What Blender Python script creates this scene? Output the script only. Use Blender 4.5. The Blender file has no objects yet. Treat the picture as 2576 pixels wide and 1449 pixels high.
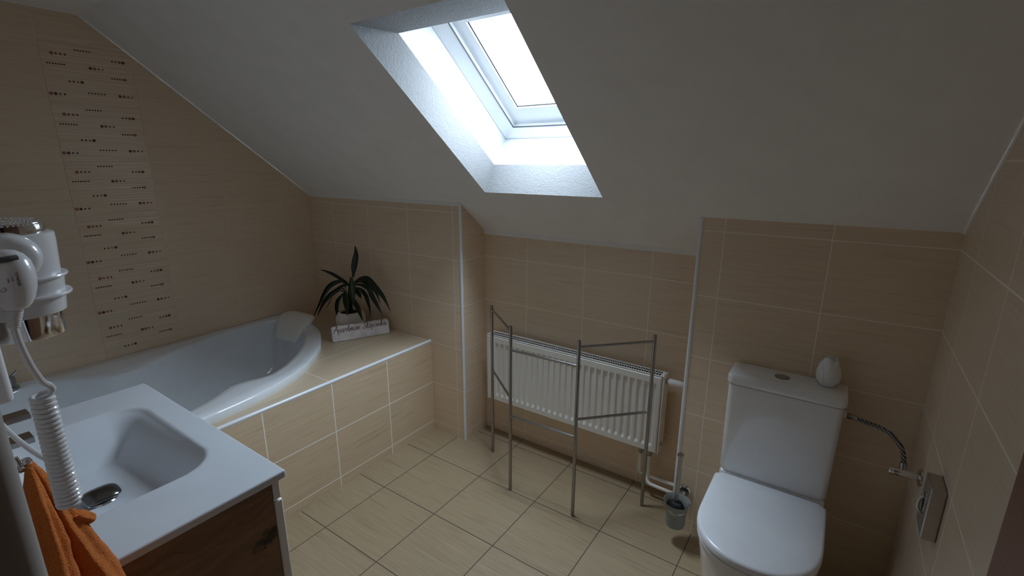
import bpy, bmesh, math, random
from mathutils import Vector, Matrix
random.seed(7)
sc = bpy.context.scene
COL = sc.collection
PI = math.pi

# ------------------------------------------------------------------ measures
YA, YB, YC = 1.896, 2.098, 1.891      # back wall: left block, recess, right block
XP, XQ, XW = 1.300, 2.478, 3.2137     # recess sides, right wall
XA = 1.058                            # bath apron face
YF = 0.055                            # room face of the front wall
ZT = 0.0513                           # top of the cut skirting row
S = 0.80                              # slope of the roof
def zroof(y): return 1.352 - S * (y - 1.896)
ZFLAT, YK = 2.180, 0.861
HN = math.hypot(1, S)
N = Vector((0, S, 1)) / HN            # outward normal of the roof slope
T = Vector((0, 1, -S)) / HN           # down the slope
O = Vector((0, 1.896, 1.352))
def rp(x, t, off): return Vector((x, 0, 0)) + O + T * t + N * off

# ------------------------------------------------------------------ materials
class NT:
    def __init__(s, name):
        s.m = bpy.data.materials.new(name); s.m.use_nodes = True
        s.t = s.m.node_tree; s.t.nodes.clear()
        s.out = s.t.nodes.new('ShaderNodeOutputMaterial')
    def n(s, typ, ins=None, **kw):
        nd = s.t.nodes.new(typ)
        for k, v in kw.items(): setattr(nd, k, v)
        for k, v in (ins or {}).items(): s.set(nd, k, v)
        return nd
    def set(s, nd, k, v):
        sock = nd.inputs[k]
        if isinstance(v, bpy.types.NodeSocket): s.t.links.new(v, sock)
        else: sock.default_value = v
    def math(s, op, a, b=0.0, c=None):
        nd = s.n('ShaderNodeMath', {0: a, 1: b}, operation=op)
        if c is not None: s.set(nd, 2, c)
        return nd.outputs[0]
    def mix(s, f, a, b, blend='MIX'):
        nd = s.n('ShaderNodeMix', data_type='RGBA', blend_type=blend)
        s.set(nd, 0, f); s.set(nd, 6, a); s.set(nd, 7, b)
        return nd.outputs[2]
    def ramp(s, f, lo, hi):
        nd = s.n('ShaderNodeMapRange', {0: f, 1: lo, 2: hi, 3: 0.0, 4: 1.0})
        return nd.outputs[0]
    def bsdf(s, ins):
        b = s.n('ShaderNodeBsdfPrincipled', ins)
        s.t.links.new(b.outputs[0], s.out.inputs[0]); return b
    def pos(s):
        g = s.n('ShaderNodeNewGeometry'); x = s.n('ShaderNodeSeparateXYZ', {0: g.outputs['Position']})
        return x.outputs
    def xyz(s, a, b, c): return s.n('ShaderNodeCombineXYZ', {0: a, 1: b, 2: c}).outputs[0]
    def noise(s, vec, scale=1.0, detail=3.0, rough=.5):
        return s.n('ShaderNodeTexNoise', {'Vector': vec, 'Scale': scale, 'Detail': detail, 'Roughness': rough}).outputs[0]
    def bump(s, h, st, dist):
        return s.n('ShaderNodeBump', {'Height': h, 'Strength': st, 'Distance': dist}).outputs[0]
def rgb(r, g, b): return (r, g, b, 1.0)

def simple(name, col, rough=.4, metal=0.0, spec=.5, coat=0.0, bump=None):
    k = NT(name); ins = {'Base Color': rgb(*col), 'Roughness': rough, 'Metallic': metal, 'Specular IOR Level': spec, 'Coat Weight': coat}
    p = k.pos(); v = k.xyz(p[0], p[1], p[2])
    f = k.ramp(k.noise(v, 9.0, 3.0), .3, .7)
    ins['Base Color'] = k.mix(f, rgb(*[c * .97 for c in col]), rgb(*[min(1, c * 1.02) for c in col]))
    if bump: ins['Normal'] = k.bump(k.noise(v, bump[0], 4.0), bump[1], bump[2])
    k.bsdf(ins); return k.m

BEIGE = (0.765, 0.612, 0.448)
def tile(name, ua, va, u0, v0, pu, pv, col=BEIGE, grout=(.93, .87, .78), gw=.0028, vert=True, rough=.33, grain=1.0, seed=0.0, rough2=.0, gru=None):
    k = NT(name); p = k.pos(); u, v = p[ua], p[va]
    uu = k.math('DIVIDE', k.math('SUBTRACT', u, u0), pu); vv = k.math('DIVIDE', k.math('SUBTRACT', v, v0), pv)
    mv = k.math('GREATER_THAN', k.math('ABSOLUTE', k.math('SUBTRACT', k.math('FRACT', vv), .5)), .5 - gw / (2 * pv))
    if vert:
        mu = k.math('GREATER_THAN', k.math('ABSOLUTE', k.math('SUBTRACT', k.math('FRACT', uu), .5)), .5 - gw / (2 * pu))
        mask = k.math('MAXIMUM', mu, mv)
    else: mask = mv
    iu = k.math('FLOOR', uu) if vert else k.math('MULTIPLY', u, 0.0); iv = k.math('FLOOR', vv)
    wn = k.n('ShaderNodeTexWhiteNoise', {'Vector': k.xyz(iu, iv, seed)}, noise_dimensions='3D')
    tid = wn.outputs[0]
    off = k.math('MULTIPLY', tid, 37.0)
    gv = k.xyz(k.math('ADD', k.math('MULTIPLY', u, 5.0), off), k.math('ADD', k.math('MULTIPLY', v, 150.0), off), seed)
    fine = k.noise(gv, 1.0, 4.0, .6)
    gv2 = k.xyz(k.math('ADD', k.math('MULTIPLY', u, 3.2), off), k.math('MULTIPLY', v, 55.0), k.math('ADD', off, seed))
    streak = k.ramp(k.noise(gv2, 1.0, 3.0, .55), .58, .74)
    dark = k.ramp(k.noise(gv2, 1.3, 3.0, .5), .44, .24)
    c = k.mix(k.ramp(fine, .25, .75), rgb(*[x * (1 - .075 * grain) for x in col]), rgb(*[x * (1 + .05 * grain) for x in col]))
    c = k.mix(k.math('MULTIPLY', streak, .20 * grain), c, rgb(min(1, col[0] * 1.22), min(1, col[1] * 1.24), min(1, col[2] * 1.28)))
    c = k.mix(k.math('MULTIPLY', dark, .32 * grain), c, rgb(col[0] * .68, col[1] * .62, col[2] * .56))
    c = k.mix(k.math('MULTIPLY', k.math('SUBTRACT', tid, .5), .10), c, rgb(.6, .5, .4))
    c = k.mix(mask, c, rgb(*grout))
    r = k.math('ADD', k.math('MULTIPLY', mask, .4), rough)
    h = k.math('ADD', k.math('SUBTRACT', 1.0, mask), k.math('MULTIPLY', fine, .12))
    k.bsdf({'Base Color': c, 'Roughness': r, 'Normal': k.bump(h, .5, .0012), 'Specular IOR Level': .45})
    return k.m

M = {}
M['tile_left'] = tile('tile_left', 1, 2, .705, ZT, .3330, .25, seed=1.0, gw=.0022, grout=(.82, .70, .56), rough=.42)
M['tile_back_left'] = tile('tile_back_left', 0, 2, .9125, ZT, .3335, .25, seed=2.0)
M['tile_return'] = tile('tile_return', 1, 2, 5.0, ZT, .333, .25, seed=3.0, vert=False)
M['tile_back'] = tile('tile_back', 0, 2, 1.5778, ZT, .3315, .25, seed=4.0)
M['tile_back_right'] = tile('tile_back_right', 0, 2, 2.5657, .0564, .3321, .25, seed=5.0)
M['tile_right'] = tile('tile_right', 1, 2, 1.670, .0564, .3220, .25, seed=6.0, gw=.0040, col=(.73, .61, .475))
M['tile_front'] = tile('tile_front', 0, 2, 0.2, ZT, .333, .25, seed=7.0)
M['tile_apron'] = tile('tile_apron', 1, 2, 1.2320, ZT, .3325, .25, seed=8.0, gw=.0046, grout=(.93, .89, .82), grain=1.75, col=(.655, .505, .345))
M['tile_deck'] = tile('tile_deck', 1, 0, 1.228, .795, .66, .60, seed=9.0, gw=.0025, grain=1.5, col=(.60, .475, .33))
M['tile_floor'] = tile('tile_floor', 0, 1, 1.2376, 1.0139, .3326, .3326, seed=10.0, gw=.0042, grout=(.10, .068, .050), col=(.365, .277, .172), grain=2.0, rough=.36)
M['white_paint'] = simple('white_paint', (.86, .855, .84), .85, bump=(60, .12, .002))
M['hall_paint'] = simple('hall_paint', (.60, .57, .53), .85)
M['grey_paint'] = simple('grey_paint', (.40, .355, .325), .7)
M['window_white'] = simple('window_white', (.86, .88, .90), .25, coat=.2)
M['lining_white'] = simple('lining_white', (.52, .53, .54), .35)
M['seal_grey'] = simple('seal_grey', (.10, .11, .12), .5)
M['white_pvc'] = simple('white_pvc', (.80, .82, .86), .22, coat=.2)
M['ceramic'] = simple('ceramic', (.84, .845, .85), .10, coat=.4)
M['acrylic'] = simple('acrylic', (.82, .85, .88), .12, coat=.4)
M['composite'] = simple('composite', (.62, .65, .69), .28)
M['seat_plastic'] = simple('seat_plastic', (.82, .84, .88), .22)
M['radiator_paint'] = simple('radiator_paint', (.82, .79, .74), .30)
M['pillow_foam'] = simple('pillow_foam', (.84, .81, .76), .5)
M['cabinet_white'] = simple('cabinet_white', (.78, .77, .75), .25, coat=.3)
M['white_plastic'] = simple('white_plastic', (.80, .79, .80), .20, coat=.3)
M['dark_gap'] = simple('dark_gap', (.015, .014, .013), .8)
M['chrome'] = simple('chrome', (.80, .80, .81), .07, metal=1.0)
M['dark_chrome'] = simple('dark_chrome', (.20, .20, .20), .20, metal=1.0)
M['dull_chrome'] = simple('dull_chrome', (.42, .41, .40), .22, metal=1.0)
M['steel'] = simple('steel', (.34, .335, .33), .20, metal=1.0)
M['brushed'] = simple('brushed', (.52, .50, .48), .36, metal=1.0)
M['print'] = simple('print', (.03, .03, .05), .5)
M['red_paint'] = simple('red_paint', (.14, .010, .016), .55)
M['black_bristle'] = simple('black_bristle', (.012, .012, .012), .7)
M['soil'] = simple('soil', (.010, .008, .006), .95)
M['trunk'] = simple('trunk', (.016, .012, .009), .9, bump=(90, .6, .004))
M['pot_white'] = simple('pot_white', (.84, .79, .73), .35)
M['dot_dark'] = simple('dot_dark', (.075, .046, .034), .18)
M['dot_red'] = simple('dot_red', (.38, .14, .085), .18)
M['rubber'] = simple('rubber', (.03, .03, .03), .6)

def decor_mat():
    k = NT('decor_tile'); p = k.pos()
    vv = k.math('DIVIDE', k.math('SUBTRACT', p[2], ZT), .25)
    mv = k.math('GREATER_THAN', k.math('ABSOLUTE', k.math('SUBTRACT', k.math('FRACT', vv), .5)), .5 - .0024 / .5)
    nz = k.noise(k.xyz(k.math('MULTIPLY', p[1], 2.0), k.math('MULTIPLY', p[2], 130.0), 0.0), 1.0, 3.0)
    n1 = k.noise(k.xyz(k.math('MULTIPLY', p[1], 1.2), k.math('MULTIPLY', p[2], 95.0), 3.0), 1.0, 2.0, .6)
    rib = k.ramp(n1, .42, .60)
    c = k.mix(rib, rgb(.715, .572, .42), rgb(.80, .65, .49))
    edge = k.math('GREATER_THAN', k.math('ABSOLUTE', k.math('SUBTRACT', p[1], (.705 + 1.038) / 2)), .1665 - .0022)
    c = k.mix(mv, c, rgb(.58, .46, .34)); c = k.mix(edge, c, rgb(.50, .39, .28))
    k.bsdf({'Base Color': c, 'Roughness': .17, 'Normal': k.bump(n1, .55, .004)})
    return k.m
M['decor'] = decor_mat()

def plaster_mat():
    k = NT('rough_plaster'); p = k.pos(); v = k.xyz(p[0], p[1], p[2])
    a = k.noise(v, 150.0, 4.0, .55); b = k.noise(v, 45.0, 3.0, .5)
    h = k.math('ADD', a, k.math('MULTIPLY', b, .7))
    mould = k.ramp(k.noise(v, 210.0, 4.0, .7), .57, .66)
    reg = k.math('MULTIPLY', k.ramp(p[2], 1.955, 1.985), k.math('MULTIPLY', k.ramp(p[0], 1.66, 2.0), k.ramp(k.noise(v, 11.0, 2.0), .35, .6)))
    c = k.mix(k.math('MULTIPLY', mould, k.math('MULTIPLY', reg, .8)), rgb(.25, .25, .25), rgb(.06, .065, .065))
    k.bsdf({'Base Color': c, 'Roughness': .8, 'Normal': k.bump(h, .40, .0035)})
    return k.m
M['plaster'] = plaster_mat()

def wood_mat(name, c1, c2, knot=False, sc_=1.0):
    k = NT(name); p = k.pos()
    w = k.noise(k.xyz(p[0], k.math('MULTIPLY', p[1], 2.0), k.math('MULTIPLY', p[2], 3.0)), 3.0, 2.0)
    v = k.xyz(p[0], k.math('MULTIPLY', p[1], 3.2 * sc_), k.math('ADD', k.math('MULTIPLY', p[2], 42.0 * sc_), k.math('MULTIPLY', w, 5.0)))
    g = k.noise(v, 1.0, 5.0, .62)
    g2 = k.noise(v, 4.0, 3.0, .6)
    c = k.mix(k.ramp(g, .3, .7), rgb(*c1), rgb(*c2))
    c = k.mix(k.math('MULTIPLY', k.ramp(g2, .55, .75), .5), c, rgb(*[x * .55 for x in c1]))
    if knot:
        dy = k.math('SUBTRACT', p[1], .457); dz = k.math('SUBTRACT', k.math('SUBTRACT', p[2], .690), k.math('MULTIPLY', dy, .45))
        d = k.math('ADD', k.math('POWER', k.math('DIVIDE', dy, .027), 2.0), k.math('POWER', k.math('DIVIDE', dz, .021), 2.0))
        d = k.math('ADD', d, k.math('MULTIPLY', k.math('SUBTRACT', k.noise(k.xyz(p[0], p[1], p[2]), 60.0, 5.0, .75), .5), 5.5))
        c = k.mix(k.ramp(d, 1.5, .2), c, rgb(.010, .008, .007))
    k.bsdf({'Base Color': c, 'Roughness': .55, 'Normal': k.bump(g, .2, .001)})
    return k.m
M['oak'] = wood_mat('oak', (.16, .085, .040), (.28, .155, .078), knot=True)
M['door_wood'] = wood_mat('door_wood', (.20, .095, .058), (.24, .118, .075), sc_=.7)

def towel_mat():
    k = NT('towel_terry'); p = k.pos(); v = k.xyz(p[0], p[1], p[2])
    a = k.noise(v, 420.0, 3.0, .7); b = k.noise(v, 70.0, 3.0)
    c = k.mix(k.ramp(a, .3, .7), rgb(.80, .155, .010), rgb(1.0, .30, .028))
    k.bsdf({'Base Color': c, 'Roughness': .95, 'Sheen Weight': .12, 'Sheen Roughness': .5, 'Normal': k.bump(k.math('ADD', a, k.math('MULTIPLY', b, .6)), 1.0, .006)})
    return k.m
M['towel'] = towel_mat()

def leaf_mat():
    k = NT('leaf_green'); p = k.pos(); v = k.xyz(p[0], p[1], p[2])
    c = k.mix(k.noise(v, 30.0, 2.0), rgb(.004, .011, .005), rgb(.008, .022, .006))
    k.bsdf({'Base Color': c, 'Roughness': .38}); return k.m
M['leaf'] = leaf_mat()
M['leaf_bright'] = simple('leaf_bright', (.016, .044, .008), .4)

def sign_mat():
    k = NT('sign_whitewash'); p = k.pos(); v = k.xyz(p[0], p[1], p[2])
    a = k.noise(v, 16.0, 4.0, .6)
    c = k.mix(k.ramp(a, .42, .66), rgb(.88, .86, .87), rgb(.70, .67, .66))
    k.bsdf({'Base Color': c, 'Roughness': .6, 'Normal': k.bump(a, .2, .003)}); return k.m
M['sign'] = sign_mat()

def glass_pane():
    k = NT('window_glass')
    lw = k.n('ShaderNodeLayerWeight', {'Blend': .5}); fr = k.n('ShaderNodeMath', {0: k.math('MULTIPLY', k.math('POWER', lw.outputs['Facing'], 5.0), .9), 1: .05}, operation='ADD'); tr = k.n('ShaderNodeBsdfTransparent', {'Color': rgb(.93, .96, .97)})
    gl = k.n('ShaderNodeBsdfGlossy', {'Roughness': .02})
    mx = k.n('ShaderNodeMixShader', {0: fr.outputs[0], 1: tr.outputs[0], 2: gl.outputs[0]})
    k.t.links.new(mx.outputs[0], k.out.inputs[0]); return k.m
M['pane'] = glass_pane()
def frosted():
    k = NT('frosted_glass')
    tr = k.n('ShaderNodeBsdfTransparent', {'Color': rgb(.62, .66, .64)})
    df = k.n('ShaderNodeBsdfPrincipled', {'Base Color': rgb(.42, .44, .42), 'Roughness': .45})
    mx = k.n('ShaderNodeMixShader', {0: .55, 1: tr.outputs[0], 2: df.outputs[0]})
    k.t.links.new(mx.outputs[0], k.out.inputs[0]); return k.m
M['frosted'] = frosted()
def braid():
    k = NT('steel_braid'); tc = k.n('ShaderNodeTexCoord'); u = k.n('ShaderNodeSeparateXYZ', {0: tc.outputs['UV']})
    p = k.pos()
    w = k.math('SINE', k.math('ADD', k.math('MULTIPLY', p[0], 520.0), k.math('MULTIPLY', p[2], 700.0)))
    w2 = k.noise(k.xyz(p[0], p[1], p[2]), 130.0, 2.0)
    c = k.mix(k.ramp(k.math('MULTIPLY', w, w2), -.1, .35), rgb(.07, .07, .07), rgb(.40, .39, .37))
    k.bsdf({'Base Color': c, 'Metallic': .8, 'Roughness': .35, 'Normal': k.bump(w, .5, .001)}); return k.m
M['braid'] = braid()

# ------------------------------------------------------------------ mesh helpers
class MB:
    def __init__(s): s.v = []; s.f = []; s.mi = []
    def add(s, vs, fs, mi=0):
        o = len(s.v); s.v += [tuple(v) for v in vs]
        for f in fs: s.f.append([i + o for i in f]); s.mi.append(mi)
    def box(s, x0, x1, y0, y1, z0, z1, mi=0):
        v = [(x0, y0, z0), (x1, y0, z0), (x1, y1, z0), (x0, y1, z0), (x0, y0, z1), (x1, y0, z1), (x1, y1, z1), (x0, y1, z1)]
        s.add(v, [(3, 2, 1, 0), (4, 5, 6, 7), (0, 1, 5, 4), (1, 2, 6, 5), (2, 3, 7, 6), (3, 0, 4, 7)], mi); return s
    def rings(s, rs, cap0=True, cap1=True, mi=0, close=True):
        n = len(rs[0]); vs = [v for r in rs for v in r]; fs = []
        for i in range(len(rs) - 1):
            for j in range(n if close else n - 1):
                a = i * n + j; b = i * n + (j + 1) % n
                fs.append((a, b, b + n, a + n))
        if cap0: fs.append(tuple(reversed(range(n))))
        if cap1: fs.append(tuple((len(rs) - 1) * n + j for j in range(n)))
        s.add(vs, fs, mi); return s
    def tube(s, pts, r, n=14, cap=True, mi=0):
        pts = [Vector(p) for p in pts]; m = len(pts)
        rr = r if isinstance(r, (list, tuple)) else [r] * m
        t0 = (pts[1] - pts[0]).normalized()
        ref = Vector((0, 0, 1)) if abs(t0.z) < .9 else Vector((1, 0, 0))
        u = t0.cross(ref).normalized(); rs = []
        for i, p in enumerate(pts):
            t = (pts[min(i + 1, m - 1)] - pts[max(i - 1, 0)]).normalized()
            u = (u - t * u.dot(t)).normalized(); w = t.cross(u)
            rs.append([p + (u * math.cos(2 * PI * k / n) + w * math.sin(2 * PI * k / n)) * rr[i] for k in range(n)])
        return s.rings(rs, cap, cap, mi)
    def lathe(s, prof, c, axis='z', n=32, mi=0, cap=True):
        rs = []
        for r, h in prof:
            ring = []
            for k in range(n):
                a = 2 * PI * k / n; ca, sa = r * math.cos(a), r * math.sin(a)
                if axis == 'z': ring.append((c[0] + ca, c[1] + sa, c[2] + h))
                elif axis == 'x': ring.append((c[0] + h, c[1] + ca, c[2] + sa))
                else: ring.append((c[0] + sa, c[1] + h, c[2] + ca))
            rs.append(ring)
        return s.rings(rs, cap, cap, mi)
    def prism_x(s, poly, x0, x1, mi=0):        # polygon of (y,z)
        n = len(poly); vs = [(x0, y, z) for y, z in poly] + [(x1, y, z) for y, z in poly]
        fs = [tuple(range(n)), tuple(reversed(range(n, 2 * n)))] + [(i, i + n, (i + 1) % n + n, (i + 1) % n) for i in range(n)]
        s.add(vs, fs, mi); return s
    def build(s, name, mats, parent=None, smooth=True, bevel=0, seg=2, angle=35, fix=True, subsurf=0):
        me = bpy.data.meshes.new(name); me.from_pydata(s.v, [], s.f)
        mats = mats if isinstance(mats, (list, tuple)) else [mats]
        for m in mats: me.materials.append(M[m])
        for p, i in zip(me.polygons, s.mi): p.material_index = i
        if fix:
            bm = bmesh.new(); bm.from_mesh(me); bmesh.ops.remove_doubles(bm, verts=bm.verts, dist=1e-6)
            bmesh.ops.recalc_face_normals(bm, faces=bm.faces); bm.to_mesh(me); bm.free()
        if smooth:
            for p in me.polygons: p.use_smooth = True
            me.set_sharp_from_angle(angle=math.radians(angle))
        o = bpy.data.objects.new(name, me); COL.objects.link(o)
        if parent: o.parent = parent
        if bevel:
            b = o.modifiers.new('Bevel', 'BEVEL'); b.width = bevel; b.segments = seg; b.limit_method = 'ANGLE'; b.angle_limit = math.radians(40); b.harden_normals = False
        if subsurf:
            b = o.modifiers.new('Subsurf', 'SUBSURF'); b.levels = subsurf; b.render_levels = subsurf
        return o
def bx(*a): return MB().box(*a)
def thing(name, label, cat, group=None):
    o = bpy.data.objects.new(name, None); COL.objects.link(o); o.empty_display_size = .05
    o['label'] = label; o['category'] = cat
    if group: o['group'] = group
    return o
def tag(o, label, cat, group=None):
    o['label'] = label; o['category'] = cat
    if group: o['group'] = group
    return o
def struct(o, label=None, cat=None):
    o['kind'] = 'structure'
    if label: o['label'] = label
    if cat: o['category'] = cat
    return o
def cat_rom(pts, per=8, closed=False):
    pts = [Vector(p) for p in pts]; out = []; n = len(pts)
    rng = n if closed else n - 1
    for i in range(rng):
        if closed: p0, p1, p2, p3 = pts[(i - 1) % n], pts[i], pts[(i + 1) % n], pts[(i + 2) % n]
        else: p0, p1, p2, p3 = pts[max(i - 1, 0)], pts[i], pts[i + 1], pts[min(i + 2, n - 1)]
        for k in range(per):
            t = k / per
            out.append(.5 * ((2 * p1) + (p2 - p0) * t + (2 * p0 - 5 * p1 + 4 * p2 - p3) * t * t + (3 * p1 - p0 - 3 * p2 + p3) * t ** 3))
    if not closed: out.append(pts[-1])
    return out
def sm(t):
    t = max(0.0, min(1.0, t)); return t * t * (3 - 2 * t)

# ------------------------------------------------------------------ setting: shell
struct(bx(-.15, 3.36, -1.3, 2.3, -.12, 0).build('floor', 'tile_floor', smooth=False), 'beige tiled floor with dark grout lines', 'floor')
prof = [(-.10, 0), (2.25, 0), (2.25, zroof(2.25) + .02), (YK, ZFLAT + .02), (-.10, ZFLAT + .02)]
wl = struct(MB().prism_x(prof, -.12, 0).build('wall_left', 'tile_left', smooth=False), 'beige tiled wall beside the bathtub with a column of dotted decor tiles', 'wall')
struct(MB().prism_x(prof, XW, XW + .12).build('wall_right', 'tile_right', smooth=False), 'pale beige tiled wall on the right with a steel dispenser', 'wall')
def block(name, x0, x1, y, mats, label):
    m = MB(); p = [(y, 0), (2.30, 0), (2.30, zroof(2.30) + .02), (y, zroof(y) + .02)]
    n = 4
    vs = [(x0, a, b) for a, b in p] + [(x1, a, b) for a, b in p]
    m.add(vs, [(0, n, n + 3, 3)], 0)
    m.add(vs, [(0, 1, 2, 3), (4, 7, 6, 5)], 1); m.add(vs, [(1, 5, 6, 2), (3, 7, 6, 2), (0, 4, 5, 1)], 1)
    return struct(m.build(name, mats, smooth=False), label, 'wall')
block('wall_back_left', -.12, XP, YA, ['tile_back_left', 'tile_return'], 'beige tiled back wall behind the potted plant')
block('wall_back', XP - .01, XQ + .01, YB, ['tile_back', 'tile_return'], 'beige tiled recessed back wall behind the radiator')
block('wall_back_right', XQ, XW + .12, YC, ['tile_back_right', 'tile_return'], 'beige tiled back wall behind the toilet')

# front wall with the doorway the camera looks in through
XE = 2.422
m = MB(); m.box(-.12, XE, -.10, YF, 0, ZFLAT + .02)
struct(m.build('wall_front', ['grey_paint', 'grey_paint'], smooth=True, bevel=.016, seg=5), 'front wall ending at the doorway beside the washbasin', 'wall')
fw = bpy.data.objects['wall_front']
for p in fw.data.polygons:
    if p.normal.x > .9 or p.normal.y < -.9: p.material_index = 1
struct(bx(XE, XW + .12, -.10, YF, 2.02, ZFLAT + .02).build('wall_front_lintel', 'grey_paint', smooth=False), 'painted wall piece above the doorway', 'wall')
h = MB(); h.box(1.5, 3.5, -1.32, -1.22, 0, 2.3).box(1.44, 1.5, -1.32, -.10, 0, 2.3).box(3.34, 3.40, -1.32, -.10, 0, 2.3)
struct(h.build('wall_hall', 'hall_paint', smooth=False), 'painted hallway walls outside the doorway', 'wall')
struct(bx(XW + .0, XW + .15, -.12, YF, 0, 2.02).build('trim_4', 'grey_paint', smooth=False), 'painted door jamb by the right wall', 'trim')

# ceiling: flat part, slope with the skylight hole
m = MB(); m.box(-.12, 3.40, -1.32, YK, ZFLAT, ZFLAT + .06)
OX0, OX1, OT0, OT1 = 1.523, 2.113, -1.003, -.104         # opening in the slope
TK = (YK - 1.896) * HN; TE = (2.32 - 1.896) * HN
def quad(m, ps, mi=0):
    m.add(ps, [tuple(range(len(ps)))], mi)
for (a, b, c, d) in ((-.12, OX0, TK, TE), (OX1, 3.35, TK, TE), (OX0, OX1, TK, OT0), (OX0, OX1, OT1, TE)):
    quad(m, [rp(a, c, 0), rp(a, d, 0), rp(b, d, 0), rp(b, c, 0)])
struct(m.build('ceiling', 'white_paint', smooth=False, fix=False), 'sloping white painted ceiling with a skylight', 'ceiling')

# skylight
win = bpy.data.objects.new('window_1', None); COL.objects.link(win); struct(win, 'white framed skylight in the sloping ceiling', 'window')
D1, D2, D3, D4 = .12, .265, .290, .312
IX0, IX1, IT0, IT1 = 1.551, 2.085, -.862, -.155
def ring4(x0, x1, t0, t1, o): return [rp(x0, t0, o), rp(x1, t0, o), rp(x1, t1, o), rp(x0, t1, o)]
def splay(m, A, B, mi=0, sub=1):
    for i in range(4):
        j = (i + 1) % 4; m.add([A[i], A[j], B[j], B[i]], [(0, 1, 2, 3)], mi)
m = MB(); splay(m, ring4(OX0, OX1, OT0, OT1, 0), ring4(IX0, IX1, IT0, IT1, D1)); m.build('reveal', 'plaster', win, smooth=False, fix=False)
m = MB(); splay(m, ring4(IX0, IX1, IT0, IT1, D1), ring4(IX0 + .004, IX1 - .004, IT0 + .004, IT1 - .004, D2)); m.build('lining', 'lining_white', win, smooth=False, fix=False)
fx, ft = .060, .050
m = MB()
A = ring4(IX0 + .004, IX1 - .004, IT0 + .004, IT1 - .004, D2); g = .004
A2 = ring4(IX0 + .012, IX1 - .012, IT0 + .012, IT1 - .012, D2 + .004)
A3 = ring4(IX0 + .03, IX1 - .03, IT0 + .026, IT1 - .026, D2 + .012)
B = ring4(IX0 + fx, IX1 - fx, IT0 + ft, IT1 - ft, D3)
B2 = ring4(IX0 + fx, IX1 - fx, IT0 + ft, IT1 - ft, D3 + .05)
splay(m, A, A2); splay(m, A2, A3); splay(m, A3, B); splay(m, B, B2)
m.build('frame', 'window_white', win, smooth=False, fix=False)
m = MB(); e_ = .0022
splay(m, ring4(IX0 + fx - .0008, IX1 - fx + .0008, IT0 + ft - .0008, IT1 - ft + .0008, D3 - .0012), ring4(IX0 + fx + e_, IX1 - fx - e_, IT0 + ft + e_, IT1 - ft - e_, D3 - .0006))
splay(m, ring4(IX0 + fx + e_, IX1 - fx - e_, IT0 + ft + e_, IT1 - ft - e_, D3 - .0006), ring4(IX0 + fx + e_, IX1 - fx - e_, IT0 + ft + e_, IT1 - ft - e_, D3 + .004))
m.build('seal', 'seal_grey', win, smooth=False, fix=False)
m = MB(); splay(m, ring4(IX0 + .0037, IX1 - .0037, IT0 + .0037, IT1 - .0037, D2 - .003), ring4(IX0 + .0044, IX1 - .0044, IT0 + .0044, IT1 - .0044, D2 + .001))
m.build('joint', 'seal_grey', win, smooth=False, fix=False)
hp = rp(IX0 + fx - .030, IT1 - ft - .012, D2 + .018)
MB().tube([hp - N * .001, hp - N * .0025], .0045, 12).build('screw_hole', 'dark_gap', win)
sx, st_ = fx + .054, ft + .088
m = MB()
C2 = ring4(IX0 + fx - .004, IX1 - fx + .004, IT0 + ft - .004, IT1 - ft + .004, D4)
D_ = ring4(IX0 + sx, IX1 - sx, IT0 + st_, IT1 - st_, D4 + .003)
E_ = ring4(IX0 + sx, IX1 - sx, IT0 + st_, IT1 - st_, D4 + .035)
splay(m, C2, D_); splay(m, D_, E_)
m.build('sash', 'window_white', win, smooth=False, fix=False)
m = MB()
for a, b in ((ring4(IX0 + sx, IX1 - sx, IT0 + st_, IT1 - st_, D4 + .010), ring4(IX0 + sx + .005, IX1 - sx - .005, IT0 + st_ + .005, IT1 - st_ - .005, D4 + .012)),):
    splay(m, a, b)
m.build('gasket', 'rubber', win, smooth=False, fix=False)
m = MB(); splay(m, ring4(IX0 + sx + .005, IX1 - sx - .005, IT0 + st_ + .005, IT1 - st_ - .005, D4 + .012), ring4(IX0 + sx + .013, IX1 - sx - .013, IT0 + st_ + .013, IT1 - st_ - .013, D4 + .020))
m.build('glazing_bead', 'window_white', win, smooth=False, fix=False)
m = MB(); quad(m, ring4(IX0 + sx, IX1 - sx, IT0 + st_, IT1 - st_, D4 + .022)); m.build('pane', 'pane', win, smooth=False, fix=False)

# trims
def quarter(x, y, z0, z1, name, label):
    m = MB(); m.tube([(x - .0045, y + .0045, z0), (x - .0045, y + .0045, z1)], .0085, 16)
    return struct(m.build(name, 'white_pvc'), label, 'trim')
quarter(XP, YA, 0, zroof(YA) - .001, 'trim_1', 'white corner trim left of the radiator recess')
struct(MB().tube([(XQ + .0045, YC + .0045, 0), (XQ + .0045, YC + .0045, zroof(YC) - .001)], .0085, 16).build('trim_2', 'white_pvc'), 'white corner trim between radiator and toilet', 'trim')
struct(bx(.0, XP - .01, YA - .006, YA + .002, zroof(YA) - .016, zroof(YA) + .008).build('trim_3', 'white_paint', smooth=False), 'thin white ceiling edge strip over the tiles behind the plant', 'trim')
struct(bx(XP, XQ, YB - .006, YB + .002, zroof(YB) - .018, zroof(YB) + .006).build('trim_5', 'white_paint', smooth=False), 'thin white ceiling edge strip over the tiles behind the radiator', 'trim')

struct(MB().tube([(.001, YA - .002, zroof(YA) - .001), (.001, YK, ZFLAT - .001), (.001, -.05, ZFLAT - .001)], .0042, 8).build('trim_6', 'white_paint'), 'white sealant line where the left wall meets the ceiling', 'trim')
struct(MB().tube([(XW - .001, YC - .002, zroof(YC) - .001), (XW - .001, YK, ZFLAT - .001), (XW - .001, .06, ZFLAT - .001)], .0042, 8).build('trim_7', 'white_paint'), 'white sealant line where the right wall meets the ceiling', 'trim')

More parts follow.
